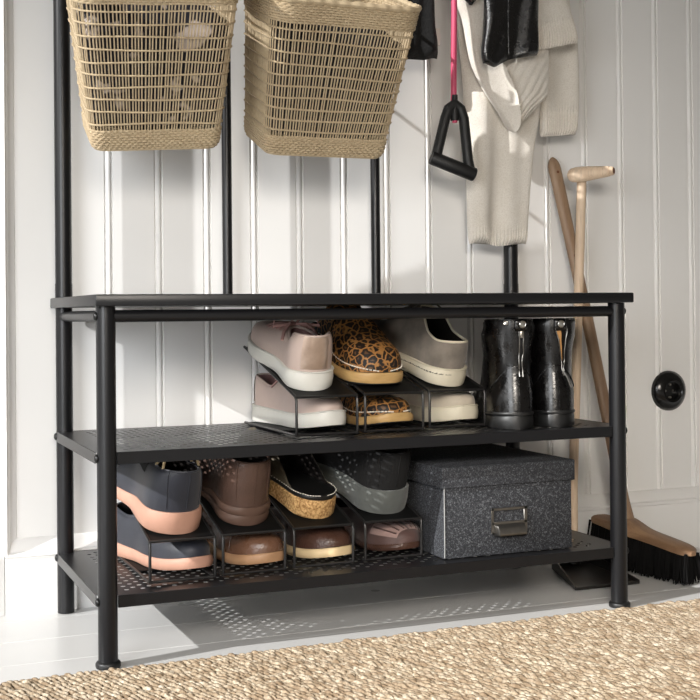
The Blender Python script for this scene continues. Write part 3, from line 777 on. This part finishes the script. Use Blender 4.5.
# ------------------------------------------------------------------ baskets
def rrect(u, a, b, r):
    """point on a rounded rectangle with half sizes a, b; u in [0,1)"""
    segs = [(2*(b-r), (a, -b+r), (0, 1)), (PI*r/2, (a-r, b-r), 0), (2*(a-r), (a-r, b), (-1, 0)), (PI*r/2, (-a+r, b-r), PI/2), (2*(b-r), (-a, b-r), (0, -1)), (PI*r/2, (-a+r, -b+r), PI), (2*(a-r), (-a+r, -b), (1, 0)), (PI*r/2, (a-r, -b+r), 1.5*PI)]
    tot = sum(s[0] for s in segs); d = (u % 1)*tot
    for ln, p, q in segs:
        if d <= ln:
            if isinstance(q, tuple): return (p[0]+q[0]*d, p[1]+q[1]*d, q[1], -q[0])
            an = q+d/r; return (p[0]+r*math.cos(an), p[1]+r*math.sin(an), math.cos(an), math.sin(an))
        d -= ln
    return (a, -b+r, 1, 0)
def basket(label, loc, rot, cloth_mat, cloth_label, cloth_cat, dims, seed, nrows=10, lump=.0):
    t = thing('woven_basket', label, 'basket', loc, rot, 'woven seagrass baskets')
    a0, b0, a1, b1, h = dims; N = 148
    def S(u, z, off=0):
        f = z/h; a = a0+(a1-a0)*f; b = b0+(b1-b0)*f; r = .016+.02*f
        rnd = sstep(0, .012, z); a -= .003*(1-rnd); b -= .003*(1-rnd)
        x, y, nx, ny = rrect(u, a, b, r); wob = .0015*math.sin(u*40+seed)*f
        return Vector((x+nx*(off+wob), y+ny*(off+wob), z))
    band0, band1 = .033, h-.036
    # uprights
    g = MB(); random.seed(seed)
    for k in range(N):
        u = (k+random.uniform(-.14, .14))/N; du = random.uniform(-.0012, .0012)
        g.tube([S(u+du*j/9, .003+(h-.006)*j/9, random.uniform(-.0006, .0006)) for j in range(10)], .00125, 5)
    g.build('upright_strands', 'seagrass', t)
    # open weave rows
    g = MB()
    for i in range(nrows):
        z = band0+(band1-band0)*(i+.5)/nrows; ph = random.random()*6
        g.tube([S(k/220, z+.0012*math.sin(k*.09+ph), .0018+.0004*math.sin(k*1.3)) for k in range(220)], .00145, 5, closed=True)
        g.tube([S(k/220, z+.0012*math.sin(k*.09+ph), -.0012) for k in range(220)], .0011, 4, closed=True)
    g.build('open_weave', 'seagrass', t)
    # dense bands
    def band(za, zb, name):
        g = MB(); n = max(2, int((zb-za)/.0037))
        for i in range(n):
            z = za+(zb-za)*(i+.5)/n; K = 296
            g.tube([S(k/K, z+.0004*math.sin(k*.2+i),   .0006+.0010*math.cos(PI*(k+.0)/2+PI*i)) for k in range(K)], .0021, 5, closed=True)
        g.build(name, 'seagrass', t)
    band(.001, band0, 'bottom_band'); band(band1, h-.004, 'top_band')
    g = MB(); K = 220
    g.tube([S(k/K, h, .0) for k in range(K)], [.0052+.0008*math.sin(k*1.1) for k in range(K)], 8, closed=True); g.build('rim', 'seagrass', t)
    # base: woven floor
    g = MB(); n = 12
    for i in range(n):
        f = (i+.6)/n
        g.tube([Vector((S(k/90, .002).x*f, S(k/90, .002).y*f, .003)) for k in range(90)], .0052, 5, closed=True)
    g.build('base', 'seagrass', t)
    # loop the basket hangs by
    g = MB(); g.tube([(-.03, b1-.002, h-.012), (-.026, b1+.004, h+.03), (0, b1+.010, h+.062), (.026, b1+.004, h+.03), (.03, b1-.002, h-.012)], .003, 7); g.build('hanging_loop', 'seagrass', t)
    # folded cloth lying in the basket
    M4 = Matrix.Translation(loc) @ Matrix.Rotation(rot[2], 4, 'Z') @ Matrix.Rotation(rot[1], 4, 'Y') @ Matrix.Rotation(rot[0], 4, 'X')
    rings = []
    for j in range(22):
        f = j/21; z = .011+(h-.035)*f; sc = .965*math.sin(min(1, f*6+.05)*PI/2)*math.sqrt(max(.0, 1-max(0, (f-.7)/.3)**2)) if f < 1 else .02
        rg = []
        for k in range(48):
            p = S(k/48, z); n3 = noise.noise(Vector((p.x*18+seed, p.y*18, z*14)))
            s2 = sc*(1+.05*n3-.025); rg.append(Vector((p.x*s2, p.y*s2, z+.004*n3*(0 if j == 0 else 1))))
        rings.append(rg)
    c = MB(); c.loft(rings); o = c.build('folded_scarf', cloth_mat, xf=M4, origin=tuple(M4.translation))
    tag(o, cloth_label, cloth_cat)
    return t
TILT = math.radians(22)
basket('open-weave seagrass basket hanging at the left, navy patterned cloth inside', (.135, .204, .783), (TILT, math.radians(-3), math.radians(-6)), 'navy_print', 'navy and white patterned cloth inside the left basket', 'cloth', (.098, .070, .125, .100, .262), 1, 10)
basket('open-weave seagrass basket hanging nearer the bench middle, black cloth inside', (.414, .204, .783), (TILT, 0, math.radians(-1)), 'black_cloth', 'black cloth inside the right basket', 'cloth', (.103, .070, .127, .100, .252), 4, 10)

# ------------------------------------------------------------------ hanging clothes
def cloth(name, mat, parent, O, left, right, ztop, zbot, y, thick, disp=None, nu=40, nv=60, bottom=None, edge=.5):
    vk = 1-.02/(ztop-zbot)
    """a soft hanging panel: left/right outlines as (z, x) lists, front relief by disp(u, v)"""
    L = prof(sorted(left)); Rr = prof(sorted(right)); front = []; back = []
    for j in range(nv+1):
        v = j/nv; rf = []; rb = []
        for i in range(nu+1):
            u = i/nu
            zb = bottom(u) if bottom else zbot
            z = ztop+(zb-ztop)*v
            x = L(z)+(Rr(z)-L(z))*u
            e = max(0, 1-abs(2*u-1)**5)**edge; ve = max(0, 1-max(0, (v-vk)/(1-vk))**2.5)**.5
            d = (disp(u, v) if disp else 0)*e
            rf.append(Vector((x, y-(thick*.5*e+d)*(.35+.65*ve), z))); rb.append(Vector((x, y+thick*.5*e*ve, z)))
        front.append(rf); back.append(rb)
    rings = [rf+rb[::-1] for rf, rb in zip(front, back)]
    b = MB(); b.loft(rings); return b.build(name, mat, parent, O, angle=60)
def build_clothes():
    O = (.85, .3, 1.1)
    sw = thing('knit_sweater', 'cream knitted sweater folded over and hanging on the rack', 'sweater', O)
    def fold(u, v): return .007*math.sin(u*7+1.5*v)+.005*math.sin(u*15-2*v)*v+.004*math.sin(9*v+4*u)
    def ribbed(n, v0, base=fold, amp=.0022):
        return lambda u, v: base(u, v)+(amp*(abs(math.sin(u*n*PI))*2-1)*sstep(v0, v0+.03, v))
    # long sleeve that hangs lowest
    cloth('sleeve', 'cream_knit', sw, O, [(1.12, .752), (1.09, .752), (.924, .766), (.80, .771), (.66, .773), (.628, .775), (.6, .775)],
          [(1.12, .935), (1.09, .935), (.905, .933), (.80, .916), (.76, .911), (.66, .901), (.63, .899), (.6, .899)], 1.44, .629, .325, .03, ribbed(22, .957), 176, 90, bottom=lambda u: .627+.003*math.sin(u*9))
    # folded body with its corner pointing down
    def vf(u, v): return .010*math.sin(u*5+3*v)+.006*math.sin(u*11-4*v)
    def corner_fold(u, v):
        c = .34+.6*max(0, v-.75)
        a = .013*(max(0, u)/c)**2 if u < c else -.007+.010*(u-c)
        a = a if abs(u-c) > .012 else (.013*(1-(u-c+.012)/.024)-.007*(u-c+.012)/.024)
        return a+.005*math.sin(u*8+3*v)+.0030*(abs(math.sin((u*.9+v*2.4)*30))*2-1)*sstep(c+.01, c+.05, u)
    cloth('body', 'cream_knit', sw, O, [(1.45, .735), (1.079, .735), (1.045, .746), (.969, .762), (.918, .788), (.873, .824), (.845, .845), (.838, .851)],
          [(1.45, .932), (1.06, .932), (.975, .932), (.921, .930), (.883, .899), (.845, .860), (.838, .854)], 1.44, .838, .288, .032, corner_fold, 150, 110)
    # hem of the body at the right with ribbing
    cloth('hem', 'cream_knit', sw, O, [(1.45, .855), (1.10, .855), (.984, .855)], [(1.45, .953), (1.104, .960), (1.056, .974), (1.014, .985), (.98, .987)], 1.44, .99, .268, .026, ribbed(22, .885, lambda u, v: .006*math.sin(u*5+2*v), .0026), 176, 60, bottom=lambda u: .984+.030*u)
    # second sleeve with cuff
    cloth('sleeve', 'cream_knit', sw, O, [(1.45, .94), (1.0, .943), (.922, .935), (.848, .937), (.83, .940)], [(1.45, .99), (1.10, 1.004), (1.014, 1.022), (.927, 1.024), (.86, 1.018), (.83, 1.015)], 1.44, .843, .329, .026, ribbed(16, .905, lambda u, v: .006*math.sin(u*6+1+v)), 128, 70, bottom=lambda u: .839+.008*u)
    rng = random.Random(4); b = MB()
    for o in list(sw.children):
        polys = o.data.polygons; vs = o.data.vertices
        for k in range(1500):
            p = polys[rng.randrange(len(polys))]
            if p.normal.y > .3: continue
            c = Vector(p.center)+Vector(O); nn = Vector(p.normal); tg = Vector((rng.uniform(-1, 1), rng.uniform(-.3, .1), rng.uniform(-1, .6))).normalized()
            L_ = rng.uniform(.004, .009); q1 = c+nn*.0012+tg*L_*.5; q2 = c+nn*rng.uniform(.0004, .0035)+tg*L_; w_ = nn.cross(tg)*.00016
            b.add([c-w_, c+w_, q1+w_, q1-w_, q2], [(0, 1, 2, 3), (3, 2, 4)])
    fu = b.build('fuzz', 'cream_knit', sw, O); fu['kind'] = 'stuff'
    # leather jacket
    O2 = (.82, .25, 1.1)
    jk = thing('leather_jacket', 'glossy black leather jacket sleeve hanging over the cream sweater', 'jacket', O2)
    def lf(u, v): return .005*math.sin(u*6+2)+.0035*math.sin(v*16+u*5)*(.3+u)+.002*math.sin(v*31+u*9)+.002*math.sin(u*17+v*8)
    cloth('sleeve', 'black_leather', jk, O2, [(1.45, .772), (1.075, .771), (1.016, .768), (.975, .764), (.955, .767), (.94, .775)], [(1.45, .887), (1.085, .885), (1.025, .883), (.98, .881), (.94, .880)], 1.44, .95, .247, .022, lf, 60, 110, bottom=lambda u: .956-.010*math.exp(-((u-.2)/.12)**2)+.022*u, edge=.35)
    b = MB(); b.tube([(.806+.001*math.sin(k), .222-.001*k*.2, 1.42-.45*k/12) for k in range(13)], .0013, 6); b.build('seam', 'black_leather', jk, O2)
    cloth('flap', 'black_leather', jk, O2, [(1.14, .722), (1.08, .730), (1.066, .744), (1.06, .748)], [(1.14, .772), (1.08, .764), (1.066, .752), (1.06, .75)], 1.13, 1.064, .258, .01, None, 16, 20)
    b = MB(); b.tube([(.734, .250, 1.10), (.737, .249, 1.08), (.747, .249, 1.069)], .0014, 5); b.tube([(.764, .250, 1.10), (.760, .249, 1.082), (.750, .249, 1.070)], .0014, 5); b.build('zip', 'steel', jk, O2)
    # fuzzy black garment
    O3 = (.64, .3, 1.1)
    fz = thing('fleece_garment', 'fuzzy black garment hanging behind the right basket', 'garment', O3)
    cloth('body', 'fuzzy_black', fz, O3, [(1.45, .56), (.96, .568)], [(1.45, .692), (1.079, .693), (1.03, .695), (1.0, .700), (.96, .702)], 1.44, .965, .305, .05, lambda u, v: .006*math.sin(u*9)+.004*math.sin(u*21+v*9), 60, 50, bottom=lambda u: .962+.008*u+.002*math.sin(u*22))
    b = MB(); b.box((.6955, .296, .994), (.7045, .302, 1.026), .001); b.build('sewn_tag', 'tag_white', fz, O3)
    # resistance band
    O4 = (.716, .27, .9)
    rb = thing('resistance_band', 'pink resistance tube with black foam triangle handle, hanging on the rack', 'exercise band', O4)
    b = MB(); b.tube([(.7165, .262, 1.43), (.7165, .262, 1.116), (.7163, .262, 1.05), (.7148, .263, .963), (.7155, .266, .90), (.7155, .268, .885)], .0056, 14); b.build('tube', 'pink_rubber', rb, O4)
    b = MB(); b.tube([(.7155, .262, .897), (.7155, .262, .880)], .0055, 12); b.build('ferrule', 'foam_black', rb, O4)
    b = MB(); b.tube([(.7155, .264, .882), (.7160, .264, .85)], [.0085, .0075], 12); b.build('plug', 'foam_black', rb, O4)
    b = MB(); b.tube([(.7160, .264, .850), (.7160, .264, .846)], .005, 10); b.build('tube_end', 'pink_rubber', rb, O4)
    b = MB()
    P = [(.6775, .268, .776), (.684, .268, .800), (.698, .266, .855), (.704, .264, .872), (.7155, .263, .882), (.727, .262, .872), (.733, .261, .855), (.739, .257, .776), (.743, .256, .757)]
    b.tube(P, .0096, 10, flat=1.0); b.build('strap', 'foam_black', rb, O4)
    A, B = Vector((.669, .268, .781)), Vector((.750, .252, .750)); d = (B-A).normalized()
    b = MB(); b.tube([A, A+d*.002, B-d*.002, B], [.0115, .0128, .0128, .0115], 18); b.build('grip', 'foam_black', rb, O4)
    b = MB(); b.tube([B-d*.001, B+d*.0015], [.0075, .007], 14); b.build('end_cap', 'socket_black', rb, O4)
build_clothes()

# ------------------------------------------------------------------ broom and dustpan
def build_broom():
    O = (1.078, .205, 0)
    t = thing('broom', 'wooden broom with black bristles standing on the floor, leaning against the wall', 'broom', O)
    A = Vector((1.098, .082, 0)); B = Vector((1.058, .338, 0)); d = (B-A).normalized(); n = Vector((-d.y, d.x, 0)); Ln = (B-A).length
    def zz(u): return .052+.030*u
    rings = []
    for k in range(33):
        u = k/32; c = A+(B-A)*u; e = math.sqrt(max(0.0, 1-abs(2*u-1)**16)); w = (.021+.006*math.exp(-((u-.64)/.16)**2))*max(.25, e)
        z0 = zz(u); hh = (.0155+.010*math.exp(-((u-.64)/.13)**2)+.002*math.sin(PI*u))*max(.55, e)
        prof_ = [(-1, 0), (-1, .62), (-.94, .74), (-.62, .95), (0, 1.0), (.62, .95), (.94, .74), (1, .62), (1, 0), (.6, 0), (0, 0), (-.6, 0)]
        rings.append([c+n*(w*a)+Vector((0, 0, z0+hh*b)) for a, b in prof_])
    b = MB(); b.loft(rings); b.build('head', 'broom_wood', t, O, angle=30)
    random.seed(9); b = MB()
    for k in range(950):
        u = random.uniform(.015, .985); w = random.uniform(-.017, .017); c = A+(B-A)*u+n*w
        fl = (u-.5)*.008+random.gauss(0, .003); fw = w*.55+random.gauss(0, .003)
        top = c+Vector((0, 0, zz(u)+.003)); bot = c+d*fl+n*fw+Vector((0, 0, max(.0006, random.uniform(.0006, .004))))
        mid = (top+bot)/2+n*(fw*.15)
        b.tube([top, mid, bot], [.0021, .0019, .0012], 4)
    b.build('bristles', 'bristle', t, O)
    # flat oval handle leaning back to the wall
    p0 = Vector((1.072, .248, .092)); p1 = Vector((.990, .372, .806))
    b = MB(); rings = []; ax = (p1-p0); side = Vector((1, 0, 0)); side = (side-ax.normalized()*side.dot(ax.normalized())).normalized(); fr = ax.normalized().cross(side)
    for u in [k/40 for k in range(39)]+[.965, .975, .985, .992, .997, 1.0]:
        c = p0+ax*u; bow_ = .004*math.sin(PI*u); c = c+side*bow_
        w = (.0125 if u > .06 else .0165-.004*u/.06); ec = 1 if u < .965 else math.sqrt(max(.02, 1-((u-.965)/.035)**2)); w *= ec*(1+.12*sstep(.7, 1, u))
        th = .0095*max(ec, .3)
        rings.append([c+side*(w*math.cos(a))+fr*(th*math.sin(a)) for a in [2*PI*j/16 for j in range(16)]])
    b.loft(rings); h = b.build('handle', 'handle_wood', t, O)
    for u in (.955, .72):
        c = p0+ax*u; b = MB(); nn = -fr if fr.y > 0 else fr
        m = Matrix.Translation(c+nn*.0094) @ nn.to_track_quat('Z', 'Y').to_matrix().to_4x4()
        b.lathe([(.0001, -.001), (.003, -.001), (.0028, .0006), (.0001, .0008)], 10, m); b.build('peg', 'dark_end_grain', h, O)
    # dustpan with tall handle
    O2 = (.96, .25, 0)
    t = thing('dustpan', 'dark long-handled dustpan with pale wooden T-grip standing behind the bench', 'dustpan', O2)
    b = MB(); th = .0015
    pl = [(.877, .128), (1.012, .128), (1.022, .30), (.935, .30)]
    b.box((0, 0, 0), (.0001, .0001, .0001)); b.v.clear(); b.f.clear()
    lo = [(x, y, .0015 if y < .2 else .004) for x, y in pl]; hi = [(x, y, .003 if y < .2 else .006) for x, y in pl]
    b.add(lo+hi, [(3, 2, 1, 0), (4, 5, 6, 7), (0, 1, 5, 4), (1, 2, 6, 5), (2, 3, 7, 6), (3, 0, 4, 7)])
    b.build('pan', 'pan_metal', t, O2, smooth=False)
    def wall(p, q, h0, h1):
        w = MB(); P, Q = Vector(p+(0,)), Vector(q+(0,)); nn = Vector((-(Q-P).y, (Q-P).x, 0)).normalized()*.0012
        vs = [P-nn+Vector((0, 0, .002)), Q-nn+Vector((0, 0, .003)), Q-nn+Vector((0, 0, h1)), P-nn+Vector((0, 0, h0)), P+nn+Vector((0, 0, .002)), Q+nn+Vector((0, 0, .003)), Q+nn+Vector((0, 0, h1)), P+nn+Vector((0, 0, h0))]
        w.add(vs, [(0, 1, 2, 3), (7, 6, 5, 4), (0, 4, 5, 1), (1, 5, 6, 2), (2, 6, 7, 3), (3, 7, 4, 0)]); return w
    wall(pl[0], pl[3], .008, .028).build('pan_side', 'pan_metal', t, O2, smooth=False); wall(pl[1], pl[2], .008, .028).build('pan_side', 'pan_metal', t, O2, smooth=False)
    wall(pl[3], pl[2], .028, .028).build('pan_back', 'pan_metal', t, O2, smooth=False)
    b = MB(); b.tube([pl[0]+(.004,), pl[1]+(.004,)], .0028, 8); b.build('front_lip', 'pan_metal', t, O2)
    b = MB(); b.tube([(.985, .303, .02), (.988, .306, .16), (1.021, .314, .758)], [.009, .009, .0092], 18); b.build('pole', 'pale_wood', t, O2)
    b = MB(); b.tube([(.9845, .302, .006), (.986, .3035, .05)], .0135, 16); b.build('pole_socket', 'pan_metal', t, O2)
    g0 = Vector((.994, .322, .7640)); g1 = Vector((1.051, .249, .7680)); ax = g1-g0
    pr = [(0, .001), (.01, .006), (.04, .0105), (.10, .0138), (.2, .0152), (.38, .0150), (.55, .0135), (.72, .0118), (.84, .0108), (.91, .0098), (.915, .0085)]
    b = MB(); b.tube([g0+ax*u for u, r in pr], [r for u, r in pr], 18); gp = b.build('grip', 'pale_wood', t, O2)
    b = MB(); b.tube([g0+ax*.91, g0+ax*.97, g0+ax*1.0], [.0085, .0088, .0075], 16); b.build('grip_end', 'pale_wood', gp, O2)
    b = MB(); b.tube([g0+ax*1.0, g0+ax*1.012], [.0058, .0055], 12); b.build('end_grain', 'dark_end_grain', gp, O2)
build_broom()

# ------------------------------------------------------------------ camera
cd = bpy.data.cameras.new('camera'); cam = bpy.data.objects.new('camera', cd); COL.objects.link(cam)
Rv = Vector((0.92411041, -0.38200344, -0.00966046)); Uv = Vector((0.00517053, -0.01277842, 0.99990498)); Fv = Vector((0.38209059, 0.92407255, 0.00983351))
mw = Matrix(((Rv.x, Uv.x, -Fv.x, -.3308), (Rv.y, Uv.y, -Fv.y, -1.7558), (Rv.z, Uv.z, -Fv.z, .49965), (0, 0, 0, 1)))
cam.matrix_world = mw
cd.sensor_width = 36; cd.lens = 1235.604*36/700; cd.shift_y = (300.27-350)/700
cd.clip_start = .05
scene.camera = cam

# ------------------------------------------------------------------ light
def aim(o, target):
    d = Vector(target)-o.location; o.rotation_euler = d.to_track_quat('-Z', 'Y').to_euler()
sd = bpy.data.lights.new('sun', 'SUN'); so = bpy.data.objects.new('sun', sd); COL.objects.link(so)
sd.energy = 5.0; sd.angle = math.radians(.5); sd.color = (1, .995, .985)
so.location = (-2, -.3, 1.5); so.rotation_euler = Vector((1, .22, -.53)).to_track_quat('-Z', 'Y').to_euler()
def area(name, loc, target, sx, sy, power, col, spread=180):
    ad = bpy.data.lights.new(name, 'AREA'); ao = bpy.data.objects.new(name, ad); COL.objects.link(ao)
    ad.shape = 'RECTANGLE'; ad.size = sx; ad.size_y = sy; ad.energy = power; ad.color = col; ad.spread = math.radians(spread)
    ao.location = loc; aim(ao, target)
area('window_light', (-1.45, -1.6, .8), (-.05, .35, .25), 1.1, 1.0, 8.0, (.95, .975, 1), 76)
area('room_window', (-.25, -2.1, 1.05), (.78, .35, .02), .55, .45, 4.4, (1, .92, .82), 58)
w = bpy.data.worlds.new('world'); scene.world = w; w.use_nodes = True
w.node_tree.nodes['Background'].inputs[0].default_value = (1, .90, .77, 1); w.node_tree.nodes['Background'].inputs[1].default_value = .11
scene.view_settings.view_transform = 'Standard'; scene.view_settings.look = 'None'; scene.view_settings.exposure = 0; scene.view_settings.gamma = 1
scene.view_settings.use_curve_mapping = False
